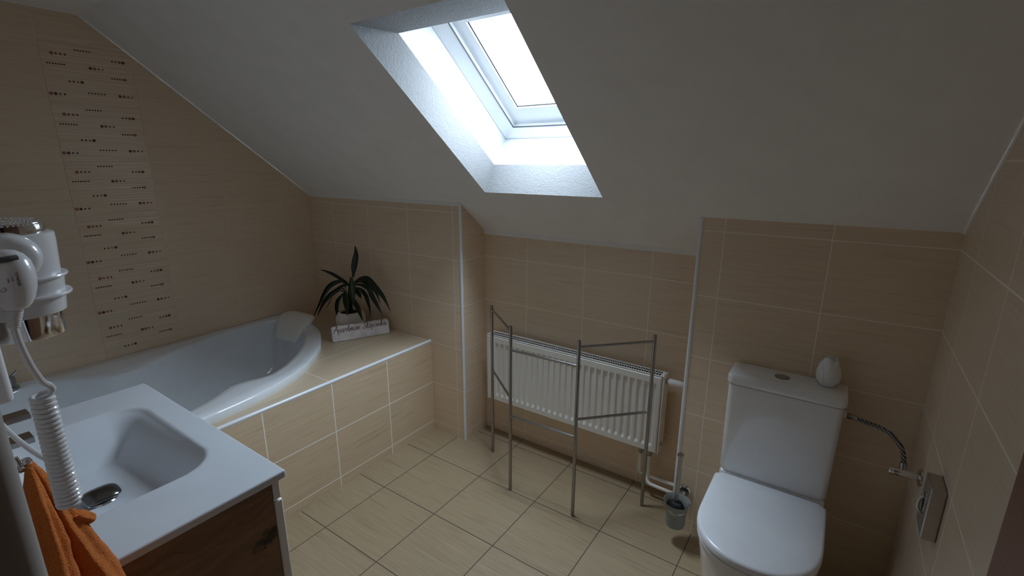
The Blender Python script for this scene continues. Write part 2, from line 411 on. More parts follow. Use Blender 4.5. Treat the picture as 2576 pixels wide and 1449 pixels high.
# decor column on the left wall
DY0, DY1 = .705, 1.038
m = MB(); m.box(-.002, .0012, DY0 + .001, DY1 - .001, .60, 2.0513)
m.build('decor_tile_strip', 'decor', wl, smooth=False)
rows = [('ssssss', .369, .524, .907), ('RdRd', .122, .256, .809), ('ddRD', .762, .889, .800), ('DRdr', .501, .638, .633), ('sssssss', .058, .229, .641),
        ('sssssR', .726, .877, .498), ('ddrD', .249, .380, .373), ('ssssss', .431, .606, .201), ('DRdr', .781, .926, .194), ('RDdd', .034, .172, .145)]
sz = {'s': .0034, 'd': .0040, 'r': .0042, 'R': .0066, 'D': .0064}
md = MB()
for kz in range(2, 8):
    for code, u0, u1, v in rows:
        z = ZT + .25 * kz + .25 * v
        if z < .62: continue
        n_ = len(code)
        for i, ch in enumerate(code):
            y = DY0 + (DY1 - DY0) * (u0 + (u1 - u0) * i / (n_ - 1)); r = sz[ch] * (1.0 if i or ch != 'R' else 1.12)
            if code == 'RdRd' and i == 2: r = .0052
            md.lathe([(r, .0010), (r, .0018), (r * .55, .0026)], (0, y, z), 'x', 10, mi=1 if ch in 'rR' else 0)
md.build('decor_dots', ['dot_dark', 'dot_red'], wl)

# ------------------------------------------------------------------ bath surround
sur = thing('bath_surround', 'tiled bath surround with a white edge trim under the potted plant', 'bath surround')
ZD = .5605
bx(XA - .02, XA, .058, YA - .001, .0, ZD - .003).build('apron', 'tile_apron', sur, smooth=False)
MB().tube([(XA - .006, .058, ZD - .0035), (XA - .006, YA - .001, ZD - .0035)], .0088, 16).build('edge_trim', 'white_pvc', sur)
# outlines of the tub
outer = [(.004, .062), (.004, 1.60), (.03, 1.652), (.12, 1.662), (.20, 1.655), (.294, 1.633), (.428, 1.592), (.530, 1.545), (.612, 1.490), (.700, 1.428), (.775, 1.352), (.860, 1.245), (.918, 1.140), (.962, 1.022), (.986, .925), (.998, .840), (1.006, .760), (1.010, .600), (1.008, .400), (.995, .230), (.955, .120), (.890, .075), (.800, .062)]
inner = [(.090, 1.595), (.180, 1.600), (.272, 1.580), (.385, 1.535), (.505, 1.455), (.590, 1.388), (.690, 1.285), (.765, 1.185), (.812, 1.085), (.806, 1.025), (.785, .970), (.782, .916), (.803, .872), (.848, .790), (.878, .700), (.890, .560), (.875, .400), (.820, .255), (.700, .175), (.500, .150), (.260, .165), (.120, .24), (.070, .36), (.066, .45), (.085, .51), (.150, .565), (.212, .610), (.238, .670), (.222, .760), (.182, .865), (.140, .955), (.105, 1.050), (.072, 1.150), (.056, 1.270), (.048, 1.420), (.055, 1.540)]
CX, CY = .47, .84
def star(poly, n=264):
    P = [Vector((x, y)) for x, y in poly]; out = []
    for k in range(n):
        a = 2 * PI * k / n; d = Vector((math.cos(a), math.sin(a))); best = None
        for i in range(len(P)):
            A, B = P[i] - Vector((CX, CY)), P[(i + 1) % len(P)] - Vector((CX, CY)); e = B - A
            den = d.x * e.y - d.y * e.x
            if abs(den) < 1e-12: continue
            t = (A.x * e.y - A.y * e.x) / den; s_ = (A.x * d.y - A.y * d.x) / den
            if t > 0 and -1e-9 <= s_ <= 1 + 1e-9 and (best is None or t < best): best = t
        out.append((CX + d.x * best, CY + d.y * best))
    return out
oc = star(outer); icv = star([(p.x, p.y) for p in cat_rom([(a, b, 0) for a, b in inner], 6, True)])
fl = [(.50, 1.36), (.62, 1.28), (.69, 1.1), (.70, .85), (.69, .6), (.64, .40), (.5, .30), (.36, .36), (.30, .55), (.29, .8), (.30, 1.05), (.34, 1.25)]
fc = star([(p.x, p.y) for p in cat_rom([(a, b, 0) for a, b in fl], 6, True)])
tub = thing('bathtub', 'white acrylic bathtub with curved rim set in the tiled surround', 'bathtub')
def off(poly, d):   # move towards the centre by d
    r = []
    for x, y in poly:
        v = Vector((CX - x, CY - y)); l = v.length; v /= l; r.append((x + v.x * d, y + v.y * d))
    return r
def lift(poly, z): return [(x, y, z) for x, y in poly]
def mixp(a, b, t): return [(p[0] * (1 - t) + q[0] * t, p[1] * (1 - t) + q[1] * t) for p, q in zip(a, b)]
ZR = .602
rs = [lift(off(oc, .004), ZD - .004), lift(oc, ZD + .004), lift(oc, ZR - .010), lift(off(oc, .003), ZR - .003), lift(off(oc, .010), ZR)]
rs += [lift(mixp(off(oc, .010), icv, t), ZR - .010 * t) for t in (.35, .7, .92)]
rs += [lift(icv, ZR - .016), lift(mixp(icv, fc, .012), ZR - .028)]
for k in range(1, 13):
    t = k / 12; b = .012 + .40 * t ** 1.2 + .588 * t ** 5
    rs.append(lift(mixp(icv, fc, b), ZR - .028 - .392 * (1 - (1 - t) ** 1.5)))
cen = [(x * .05 + CX * .95, y * .05 + CY * .95, ZR - .428) for x, y in fc]
rs.append([(x * .5 + CX * .5, y * .5 + CY * .5, ZR - .424) for x, y in fc]); rs.append(cen)
m = MB(); m.rings(rs, cap0=False, cap1=True); m.build('tub_shell', 'acrylic', tub, angle=60)
# deck round the tub
deck = [(x, y) for x, y in off(oc, .006)]
bm = bmesh.new()
ol = [bm.verts.new((x, y, ZD)) for x, y in deck]; es = [bm.edges.new((ol[i], ol[(i + 1) % len(ol)])) for i in range(len(ol))]
bl = [bm.verts.new(p + (ZD,)) for p in ((.001, .058), (XA - .004, .058), (XA - .004, YA - .001), (.001, YA - .001))]
es += [bm.edges.new((bl[i], bl[(i + 1) % 4])) for i in range(4)]
bmesh.ops.triangle_fill(bm, use_beauty=True, use_dissolve=False, edges=es)
me = bpy.data.meshes.new('deck'); bm.to_mesh(me); bm.free(); me.materials.append(M['tile_deck'])
for p in me.polygons:
    if p.normal.z < 0: p.flip()
o = bpy.data.objects.new('deck', me); COL.objects.link(o); o.parent = sur
# overflow and drain
MB().lathe([(.030, 0), (.030, .006), (.022, .010), (.004, .011)], (.47, .62, ZR - .426), 'z', 24).build('drain', 'chrome', tub)
# tub tap, almost hidden behind the dryer box
tt = thing('bath_tap', 'small chrome bath tap on the tub rim by the left wall', 'tap')
MB().lathe([(.022, 0), (.022, .008), (.014, .012), (.014, .05), (.010, .055)], (.055, .36, ZR - .005), 'z', 20).build('tap_body', 'dull_chrome', tt)
MB().tube([(.055, .36, .652), (.055, .385, .672)], .004, 10).build('lever', 'dull_chrome', tt)

# bath pillow
pil = []
nu, nv = 22, 18
cl = cat_rom([(.232, 1.500, .505), (.230, 1.525, .545), (.227, 1.555, .588), (.223, 1.585, .616), (.219, 1.620, .626), (.216, 1.648, .620)], 5)
side = Vector((.995, .09, 0)).normalized()
m = MB(); rs = []
for i, c in enumerate(cl):
    s_ = i / (len(cl) - 1)
    tg = (cl[min(i + 1, len(cl) - 1)] - cl[max(i - 1, 0)]).normalized(); nr = side.cross(tg).normalized()
    e = max(.10, (1 - abs(2 * s_ - 1) ** 4.5)) ** .5
    hw = (.098 + .036 * sm(s_ * 1.8) - .030 * sm((s_ - .6) / .4)) * (.90 + .10 * e); th = .023 * max(.25, e)
    ring = []
    for k in range(36):
        a = 2 * PI * k / 36; ca, sa = math.cos(a), math.sin(a)
        ring.append(c + side * (hw * math.copysign(abs(ca) ** .5, ca)) + nr * (th * math.copysign(abs(sa) ** .75, sa)))
    rs.append(ring)
m.rings(rs); o = m.build('bath_pillow', 'pillow_foam', angle=60)
tag(o, 'pale grey padded pillow hung over the head of the bathtub', 'bath pillow')

# ------------------------------------------------------------------ sign
P0, P1 = Vector((.632, 1.548, 0)), Vector((.772, 1.842, 0)); dv = (P1 - P0).normalized(); nv_ = Vector((dv.y, -dv.x, 0)); L = (P1 - P0).length
sg = thing('name_sign', 'whitewashed wooden sign with dark red lettering leaning before the plant pot', 'sign')
m = MB(); nS = 26; H = .086; rs = []
for i in range(nS + 1):
    s_ = i / nS; j = .0015 * math.sin(i * 2.3) + .001 * math.sin(i * 5.1)
    e = .006 if i in (0, nS) else 0
    base = P0 + dv * (L * s_)
    bw = base + nv_ * .0; b2 = base - nv_ * .022; tilt = -nv_ * .010
    rs.append([(bw + Vector((0, 0, ZD + .001 + e * .3))), (bw + tilt + Vector((0, 0, ZD + H * .93 + j - e))), (bw + tilt - nv_ * .006 + Vector((0, 0, ZD + H + j - e))), (b2 + tilt + Vector((0, 0, ZD + H + j - e))), (b2 + Vector((0, 0, ZD + .001 + e * .3)))])
m.rings(rs); m.build('board', 'sign', sg, bevel=.0025)
GL = {
 'A': ([[(-.04, .12), (.06, 0), (.22, .38), (.42, .88), (.50, .95), (.52, .5), (.58, 0)], [(-.08, .42), (.15, .50), (.60, .38)]], .66),
 'p': ([[(0, .25), (.1, .48), (.06, 0), (.02, -.42)], [(.08, .25), (.2, .48), (.36, .42), (.34, .12), (.2, .0), (.08, .06)], [(.30, .05), (.44, .10)]], .46),
 'a': ([[(.40, .44), (.25, .5), (.08, .36), (.06, .10), (.18, .0), (.32, .14), (.40, .44), (.38, .10), (.44, .0), (.54, .10)]], .54),
 'r': ([[(0, .10), (.12, .52), (.20, .42), (.34, .42), (.30, .08), (.36, 0), (.46, .10)]], .46),
 't': ([[(0, .10), (.22, .92), (.16, .2), (.22, 0), (.36, .10)]], .36),
 'm': ([[(0, .10), (.10, .48), (.10, 0)], [(.10, .25), (.22, .48), (.30, .40), (.28, 0)], [(.28, .25), (.40, .48), (.48, .40), (.46, .08), (.52, 0), (.62, .10)]], .62),
 'n': ([[(0, .10), (.10, .48), (.10, 0)], [(.10, .25), (.24, .48), (.33, .40), (.31, .08), (.37, 0), (.48, .10)]], .48),
 'S': ([[(.52, .78), (.44, .96), (.26, .92), (.18, .72), (.34, .50), (.42, .25), (.30, .02), (.06, .04), (-.02, .20), (.06, .28)]], .56),
 'e': ([[(0, .10), (.28, .30), (.30, .46), (.18, .50), (.07, .32), (.10, .06), (.22, 0), (.42, .12)]], .42),
 'k': ([[(0, .10), (.22, .85), (.24, .98), (.14, .90), (.08, 0)], [(.08, .22), (.28, .50), (.34, .40), (.12, .26), (.30, .02), (.46, .10)]], .46),
 ' ': ([], .40)}
def accent(kind):
    return [[(.20, .62), (.34, .74)]] if kind == "'" else [[(.12, .74), (.20, .64), (.32, .76)]]
word = [('A', ''), ('p', ''), ('a', ''), ('r', ''), ('t', ''), ('m', ''), ('a', "'"), ('n', ''), (' ', ''), ('S', 'v'), ('t', ''), ('e', 'v'), ('p', ''), ('a', "'"), ('n', ''), ('k', ''), ('a', '')]
total = sum(GL[c][1] for c, _ in word)
EM = (L * .925) / total; x = 0.0; letters = MB()
def on_sign(px, pz):
    s_ = px / L; zz = .0525 + .0020 * s_ + pz; k = zz / H
    return P0 + dv * (L * .028 + px) - nv_ * (.010 * zz / (H * .93)) + nv_ * .0008 + Vector((0, 0, ZD + zz))
for ch, ac in word:
    strokes, adv = GL[ch]
    ss = list(strokes)
    if ac:
        sh = .34 if ch == 'S' else 0
        ss = ss + [[(a + (.12 if sh else 0), b + sh) for a, b in st] for st in accent(ac)]
    for st in ss:
        pts = cat_rom([(a, b, 0) for a, b in st], 6)
        letters.tube([on_sign((x + p.x + .10 * p.y) * EM, p.y * EM * 1.0) for p in pts], .00120, 8)
    x += adv
letters.build('lettering', 'red_paint', sg)

# ------------------------------------------------------------------ plant
PX, PY = .522, 1.762
pl = thing('potted_plant', 'small yucca plant with drooping dark leaves in a cream pot', 'plant')
MB().lathe([(.050, 0), (.066, .004), (.081, .028), (.088, .058), (.085, .088), (.073, .110), (.065, .116), (.058, .112), (.058, .095)], (PX, PY, ZD + .0005), 'z', 40).build('pot', 'pot_white', pl)
MB().lathe([(.057, 0), (.057, .004), (.02, .006)], (PX, PY, ZD + .100), 'z', 32).build('soil', 'soil', pl)
MB().tube([(PX, PY, ZD + .10), (PX + .004, PY, ZD + .16), (PX + .010, PY, ZD + .23), (PX + .02, PY, ZD + .27)], [.0155, .013, .0125, .012], 12).build('trunk', 'trunk', pl)
def leaf(pts, w, mat='leaf', roll=None, name='leaf'):
    c = cat_rom(pts, 7); n_ = len(c); rs = []
    view = Vector((2.92, 0, 1.55))
    for i, p in enumerate(c):
        s_ = i / (n_ - 1); t = (c[min(i + 1, n_ - 1)] - c[max(i - 1, 0)]).normalized()
        vw = (view - p).normalized()
        sd = t.cross(vw).normalized() if roll is None else t.cross(Vector(roll)).normalized()
        sd = (sd + vw * .35 * (1 if roll is None else 0)).normalized()
        nr = sd.cross(t).normalized()
        ww = w * 1.35 * (.34 + .66 * sm(s_ / .42)) * (1.0 if s_ < .50 else max(.03, 1 - ((s_ - .50) / .50) ** 1.7))
        th = .0012
        rs.append([p - sd * ww + nr * (ww * .30), p - sd * ww * .5 + nr * (.02 * ww), p - nr * (ww * .10), p + sd * ww * .5 + nr * (.02 * ww), p + sd * ww + nr * (ww * .30),
                   p + sd * ww * .5 - nr * th, p - nr * (ww * .10 + th), p - sd * ww * .5 - nr * th])
    m = MB(); m.rings(rs); o = m.build(name, mat, pl, angle=70); return o
LEAVES = [
 ([(0.571, 1.765, 0.892), (0.576, 1.769, 0.928), (0.583, 1.773, 0.966), (0.595, 1.777, 1.012), (0.596, 1.781, 1.042), (0.584, 1.785, 1.083)], 0.0137, 'leaf'),
 ([(0.526, 1.760, 0.848), (0.502, 1.757, 0.859), (0.460, 1.754, 0.873), (0.393, 1.751, 0.892), (0.330, 1.748, 0.902), (0.271, 1.745, 0.905)], 0.0077, 'leaf'),
 ([(0.532, 1.757, 0.840), (0.489, 1.749, 0.859), (0.451, 1.741, 0.853), (0.410, 1.733, 0.835), (0.374, 1.724, 0.808), (0.334, 1.716, 0.759), (0.289, 1.708, 0.689), (0.211, 1.700, 0.581)], 0.0110, 'leaf'),
 ([(0.542, 1.752, 0.842), (0.499, 1.743, 0.836), (0.452, 1.735, 0.805), (0.391, 1.726, 0.766), (0.346, 1.717, 0.725), (0.314, 1.709, 0.684), (0.270, 1.700, 0.613)], 0.0109, 'leaf'),
 ([(0.485, 1.752, 0.861), (0.526, 1.736, 0.836), (0.557, 1.720, 0.820)], 0.0026, 'leaf'),
 ([(0.509, 1.745, 0.796), (0.478, 1.734, 0.766), (0.458, 1.723, 0.734), (0.459, 1.712, 0.697), (0.475, 1.701, 0.666), (0.481, 1.690, 0.632)], 0.0093, 'leaf'),
 ([(0.520, 1.742, 0.806), (0.525, 1.732, 0.782), (0.541, 1.721, 0.748), (0.559, 1.710, 0.714), (0.572, 1.700, 0.670)], 0.0139, 'leaf_bright'),
 ([(0.566, 1.742, 0.794), (0.597, 1.730, 0.770), (0.633, 1.717, 0.752), (0.672, 1.705, 0.732), (0.704, 1.692, 0.706), (0.738, 1.680, 0.676)], 0.0113, 'leaf'),
 ([(0.593, 1.752, 0.834), (0.640, 1.747, 0.837), (0.679, 1.741, 0.827), (0.711, 1.736, 0.806), (0.731, 1.731, 0.773), (0.750, 1.725, 0.736), (0.757, 1.720, 0.682)], 0.0089, 'leaf'),
 ([(0.591, 1.755, 0.851), (0.651, 1.749, 0.862), (0.702, 1.744, 0.860), (0.741, 1.738, 0.852), (0.766, 1.732, 0.820), (0.802, 1.726, 0.786), (0.837, 1.721, 0.753), (0.875, 1.715, 0.704)], 0.0111, 'leaf'),
 ([(0.584, 1.762, 0.862), (0.625, 1.764, 0.886), (0.663, 1.765, 0.897), (0.695, 1.767, 0.897), (0.724, 1.768, 0.880), (0.767, 1.770, 0.849), (0.810, 1.772, 0.814), (0.837, 1.773, 0.781), (0.872, 1.775, 0.726)], 0.0133, 'leaf'),
 ([(0.575, 1.768, 0.853), (0.622, 1.773, 0.871), (0.660, 1.779, 0.869), (0.697, 1.784, 0.854), (0.726, 1.789, 0.827), (0.744, 1.795, 0.791), (0.757, 1.800, 0.740)], 0.0065, 'leaf'),
 ([(0.598, 1.750, 0.832), (0.625, 1.743, 0.818), (0.654, 1.737, 0.801), (0.669, 1.730, 0.786)], 0.0100, 'leaf'),
 ([(0.582, 1.742, 0.898), (0.595, 1.732, 0.869), (0.607, 1.721, 0.835), (0.623, 1.710, 0.794), (0.643, 1.700, 0.758)], 0.0158, 'leaf_bright'),
 ([(0.336, 1.770, 0.727), (0.290, 1.780, 0.684), (0.232, 1.790, 0.631)], 0.0020, 'leaf'),
 ([(0.519, 1.745, 0.803), (0.511, 1.732, 0.822), (0.509, 1.720, 0.821)], 0.0037, 'leaf_bright'),
 ([(0.519, 1.745, 0.799), (0.503, 1.732, 0.806), (0.489, 1.720, 0.804)], 0.0033, 'leaf'),
]
for pts, w, mt in LEAVES: leaf(pts, w, mt)

# ------------------------------------------------------------------ radiator
RX0, RX1, RY0, RY1, RZ0, RZ1 = 1.382, 2.366, 1.996, 2.062, .250, .638
rad = thing('radiator', 'white ribbed panel radiator on the recessed wall behind the towel rack', 'radiator')
m = MB(); m.box(RX0, RX0 + .006, RY0 + .004, RY1, RZ0, RZ1).box(RX1 - .006, RX1, RY0 + .004, RY1, RZ0, RZ1)
m.box(RX0, RX1, RY1 - .004, RY1, RZ0, RZ1 - .003).box(RX0, RX1, RY0 + .012, RY0 + .016, RZ0 + .002, RZ1 - .004)
m.box(RX0, RX1, RY0 + .003, RY0 + .010, RZ1 - .004, RZ1)
m.box(RX0, RX1, RY1 - .010, RY1, RZ1 - .004, RZ1).box(RX0, RX0 + .02, RY0 + .01, RY1 - .01, RZ1 - .004, RZ1).box(RX1 - .02, RX1, RY0 + .01, RY1 - .01, RZ1 - .004, RZ1)
m.build('casing', 'radiator_paint', rad, bevel=.002)
gx0, gx1 = RX0 + .02, RX1 - .02; ng = 82
m = MB()
for i in range(ng + 1):
    xx = gx0 + (gx1 - gx0) * i / ng; m.box(xx - .0013, xx + .0013, RY0 + .010, RY1 - .010, RZ1 - .0012, RZ1 - .0005)
m.box(gx0, gx1, (RY0 + RY1) / 2 - .003, (RY0 + RY1) / 2 + .003, RZ1 - .0013, RZ1 - .0003)
m.build('top_grille', 'radiator_paint', rad, smooth=False)
bx(gx0, gx1, RY0 + .010, RY1 - .008, RZ1 - .011, RZ1 - .007).build('slot_shade', 'dark_gap', rad, smooth=False)  # dark sheet under the bars, painting in the shade seen through the slots
# front panel with pressed channels
px0, px1, pz0, pz1 = RX0 + .006, RX1 - .010, RZ0 + .004, RZ1 - .007
nch = 28; pitch = (px1 - px0 - .03) / nch
xs = [(px0, 0), (px0 + .004, 0)]
for i in range(nch):
    a = px0 + .015 + pitch * i
    xs += [(a + pitch * .16, 0), (a + pitch * .32, 1), (a + pitch * .68, 1), (a + pitch * .84, 0)]
xs += [(px1 - .004, 0), (px1, 0)]
zs = [(pz0, 0), (pz0 + .003, 0), (pz0 + .028, 0), (pz0 + .043, 1), (pz1 - .046, 1), (pz1 - .032, 0), (pz1 - .003, 0), (pz1, 0)]
vs = []; fs = []
for iz, (z, a) in enumerate(zs):
    for ix, (xx, b) in enumerate(xs):
        y = RY0 + .0085 * a * b
        if ix in (0, len(xs) - 1) or iz in (0, len(zs) - 1): y += .003
        vs.append((xx, y, z))
nx = len(xs)
for iz in range(len(zs) - 1):
    for ix in range(nx - 1): a = iz * nx + ix; fs.append((a, a + 1, a + nx + 1, a + nx))
m = MB(); m.add(vs, fs)
rim = [i for i in range(nx)] + [k * nx + nx - 1 for k in range(1, len(zs))] + [(len(zs) - 1) * nx + i for i in range(nx - 2, -1, -1)] + [k * nx for k in range(len(zs) - 2, 0, -1)]
R1 = [vs[i] for i in rim]; R2 = [(a, RY0 + .011, c) for a, b, c in R1]
m.rings([R1, R2], False, False)
m.build('front_panel', 'radiator_paint', rad, angle=25)
MB().lathe([(.010, 0), (.010, .014), (.008, .016)], (RX1 - .001, 2.03, .607), 'x', 16).build('valve_nut', 'dull_chrome', rad)
MB().lathe([(.013, 0), (.0165, .003), (.0172, .018), (.0165, .022), (.0160, .045), (.0145, .062), (.0120, .066)], (RX1 + .012, 2.03, .607), 'x', 28).build('thermostat_head', 'white_plastic', rad)
m = MB(); m.lathe([(.009, 0), (.009, -.005)], (RX1 + .004, 2.03, .292), 'x', 14); m.build('blanking_plug', 'dull_chrome', rad)
for xx in (2.275, 2.318):
    m = MB(); m.lathe([(.007, 0), (.0085, -.012), (.0125, -.020), (.0125, -.033), (.009, -.046)], (xx, 2.035, RZ0 + .006), 'z', 16); m.build('union_nut', 'steel', rad)
MB().tube(cat_rom([(2.275, 2.035, .212), (2.275, 2.035, .130), (2.278, 2.037, .108), (2.296, 2.040, .100), (2.40, 2.040, .097), (XQ - .0005, 2.040, .097)], 6), .0085, 14).build('pipe', 'radiator_paint', rad)
MB().tube(cat_rom([(2.318, 2.035, .212), (2.318, 2.035, .110), (2.318, 2.030, .085), (2.330, 2.022, .072), (2.36, 2.020, .068), (XQ - .0005, 2.020, .066)], 6), .0085, 14).build('pipe', 'radiator_paint', rad)
for xx in (1.55, 2.19): bx(xx - .02, xx + .02, RY1 + .0005, YB - .001, .32, .57).build('wall_bracket', 'radiator_paint', rad, smooth=False)

# ------------------------------------------------------------------ towel rack
rk = thing('towel_rack', 'folding steel towel rack of three panels standing before the radiator', 'towel rack')
PS = [(1.4985, 1.8932), (1.7590, 1.6849), (2.0940, 1.6963), (2.3290, 1.939)]
for x_, y_ in PS:
    MB().lathe([(.0070, 0), (.0080, .001), (.0080, .841), (.0068, .845)], (x_, y_, 0), 'z', 20).build('post', 'steel', rk)
for a, b, zz in ((0, 1, .824), (0, 1, .4925), (1, 2, .731), (1, 2, .399), (2, 3, .816), (2, 3, .485)):
    A, B = Vector((*PS[a], zz)), Vector((*PS[b], zz)); d = (B - A).normalized()
    MB().tube([A + d * .006, B - d * .006], .0060, 14).build('rung', 'steel', rk)

# ------------------------------------------------------------------ toilet
wc = thing('toilet', 'white close coupled toilet with closed lid against the back wall', 'toilet')
TX = 2.8345
def rrect(cx, cy, hx, hy, r, z, n=6):
    out = []
    for qx, qy, a0 in ((1, 1, 0), (-1, 1, PI / 2), (-1, -1, PI), (1, -1, 1.5 * PI)):
        for k in range(n + 1):
            a = a0 + PI / 2 * k / n
            out.append((cx + qx * (hx - r) + r * math.cos(a), cy + qy * (hy - r) + r * math.sin(a), z))
    return out
cyc = (1.747 + 1.887) / 2
hz = (1.887 - 1.747) / 2
rs = [rrect(TX, cyc + .004, .166, hz - .004, .022, .440), rrect(TX, cyc + .002, .171, hz - .002, .022, .452), rrect(TX, cyc, .1745, hz - .003, .022, .7860), rrect(TX, cyc, .1660, hz - .010, .018, .7865), rrect(TX, cyc, .1660, hz - .010, .018, .7925)]
MB().rings(rs).build('cistern', 'ceramic', wc, angle=50)
rs = [rrect(TX, cyc, .1770, hz, .020, .7925), rrect(TX, cyc - .001, .1795, hz + .001, .022, .7960), rrect(TX, cyc - .001, .1795, hz + .001, .022, .818), rrect(TX, cyc - .001, .1765, hz - .002, .022, .8245), rrect(TX, cyc, .1690, hz - .010, .018, .8270)]
MB().rings(rs).build('cistern_lid', 'ceramic', wc, angle=30)
bt = MB().lathe([(.0235, 0), (.0235, .0015), (.021, .0025), (.0195, .0012)], (2.820, 1.820, .8268), 'z', 32).build('flush_button', 'dull_chrome', wc)
m = MB(); m.lathe([(.0185, 0), (.0185, .0025), (.016, .0032)], (2.820, 1.820, .8268), 'z', 32); m.build('button_cap', 'brushed', bt)
def dshape(hw, y0, y1, b, z, n=22, cr=.02, pw=2.0):
    out = [(TX - hw + cr, y0, z), (TX - hw, y0 - cr, z)]
    for k in range(n + 1):
        a = PI * k / n
        ca, sa = math.cos(a), math.sin(a)
        out.append((TX - hw * math.copysign(abs(ca) ** (2 / pw), ca), y1 + b - b * abs(sa) ** (2 / pw) if False else y1 + b * (1 - abs(sa) ** (2 / pw)), z))
    out += [(TX + hw, y0 - cr, z), (TX + hw - cr, y0, z)]
    return out
def off_d(z, g): return dshape(.1775 - g, 1.742 - g, 1.312 + g, .200, z, pw=2.25)
rs = [off_d(.4170, .006), off_d(.4180, .0), off_d(.4330, 0), off_d(.4385, .003), off_d(.4410, .010), off_d(.4420, .05)]
MB().rings(rs).build('seat_lid', 'seat_plastic', wc, angle=50)
rs = [off_d(.3975, .006), off_d(.3990, .002), off_d(.4105, .001), off_d(.4122, .006), off_d(.4168, .012)]
MB().rings(rs).build('seat', 'seat_plastic', wc, angle=50)
def bowl(z, g, gy, back): return dshape(.1775 - g, back, 1.312 + gy, .200, z, pw=2.2)
rs = [bowl(0, .030, .090, 1.885), bowl(.02, .028, .085, 1.885), bowl(.20, .024, .055, 1.885), bowl(.34, .010, .018, 1.885), bowl(.385, .006, .008, 1.885), bowl(.3955, .008, .010, 1.885)]
MB().rings(rs).build('bowl', 'ceramic', wc, angle=50)
m = MB(); m.box(TX - .168, TX + .168, 1.752, 1.887, .390, .440); m.build('cistern_foot', 'ceramic', wc, bevel=.008)
MB().lathe([(.012, 0), (.012, .012), (.009, .013)], (3.006, 1.815, .745), 'x', 16).build('inlet_spigot', 'white_plastic', wc)

# tulip
tu = thing('tulip_ornament', 'white ceramic tulip bud ornament standing on the toilet cistern', 'ornament')
TC = (2.951, 1.838, .8275)
nT, nP = 14, 72; rs = []
pr_ = [(.020, 0), (.027, .003), (.0330, .020), (.0345, .036), (.0335, .052), (.0290, .070), (.0235, .084), (.0180, .095)]
for r, z in pr_:
    ring = []
    for k in range(nP):
        a = 2 * PI * k / nP; pet = abs(math.cos(1.5 * a)); pet2 = abs(math.sin(1.5 * a))
        f = max(0, (z - .022) / .073)
        rr = r * (1 + .05 * f * (pet - .6)); zz = z + (.010 * (pet ** .7) - .006) * f * f
        ring.append((TC[0] + rr * math.cos(a), TC[1] + rr * math.sin(a), TC[2] + zz))
    rs.append(ring)
inn_ = [[(TC[0] + (x_ - TC[0]) * .86, TC[1] + (y_ - TC[1]) * .86, z_ - .003) for x_, y_, z_ in rs[-1]]]
inn_.append([(TC[0] + (x_ - TC[0]) * 1.15, TC[1] + (y_ - TC[1]) * 1.15, TC[2] + .05) for x_, y_, z_ in rs[-1]])
MB().rings(rs + inn_).build('bud', 'ceramic', tu, angle=50)
for q in range(3):
    a0 = 2 * PI * q / 3 + PI / 3 + .25; rs = []
    for i in range(12):
        t = i / 11; z = .018 + .066 * t
        w = .95 * (1 - t ** 2.2) ** .6
        ring = []
        for side_ in (0, 1):
            for j in range(9):
                u = (j / 8 * 2 - 1) * w * (1 if side_ == 0 else -1); 
                import bisect
                for (r1, z1), (r2, z2) in zip(pr_, pr_[1:]):
                    if z1 <= z <= z2 + 1e-9: rb = r1 + (r2 - r1) * (z - z1) / (z2 - z1)
                rr = rb * (1 + .02) + (.0022 if side_ == 0 else -.002) * (1 if abs(u) < w * .97 else .6)
                ring.append((TC[0] + rr * math.cos(a0 + u), TC[1] + rr * math.sin(a0 + u), TC[2] + z))
        rs.append(ring)
    MB().rings(rs).build('petal', 'ceramic', tu, angle=50)

# hose and valve
hs = thing('water_hose', 'braided steel water hose curving from the cistern to the wall valve', 'hose')
hp_ = cat_rom([(3.040, 1.812, .745), (3.068, 1.800, .744), (3.105, 1.775, .748), (3.138, 1.750, .742), (3.160, 1.728, .722), (3.169, 1.712, .697), (3.170, 1.701, .674)], 8)
MB().tube(hp_, .0066, 14).build('braid', 'braid', hs)
m = MB(); m.lathe([(.0085, 0), (.0098, .002), (.0098, .014), (.0080, .017)], (3.0195, 1.815, .745), 'x', 6); m.tube([(3.034, 1.8145, .745), (3.050, 1.808, .7445)], .0078, 14); m.build('hose_nut', 'dull_chrome', hs)
m = MB(); m.tube([(3.170, 1.702, .688), (3.170, 1.697, .666)], .0090, 12); m.build('hose_nut', 'dull_chrome', hs)
av = thing('angle_valve', 'chrome angle valve with round flange on the right wall', 'valve')
MB().lathe([(.027, -.0005), (.0265, -.004), (.018, -.0085), (.010, -.009)], (XW, 1.693, .660), 'x', 32).build('flange', 'chrome', av)
m = MB(); m.lathe([(.0095, 0), (.0095, -.022), (.0115, -.025), (.0115, -.062), (.009, -.066)], (XW - .006, 1.693, .660), 'x', 20); m.build('valve_body', 'chrome', av)
MB().tube([(3.170, 1.695, .655), (3.170, 1.697, .670)], .0085, 14).build('outlet', 'chrome', av)
m = MB(); m.lathe([(.013, 0), (.013, -.010), (.011, -.012)], (3.150, 1.693, .660), 'x', 12); m.build('turn_knob', 'chrome', av)

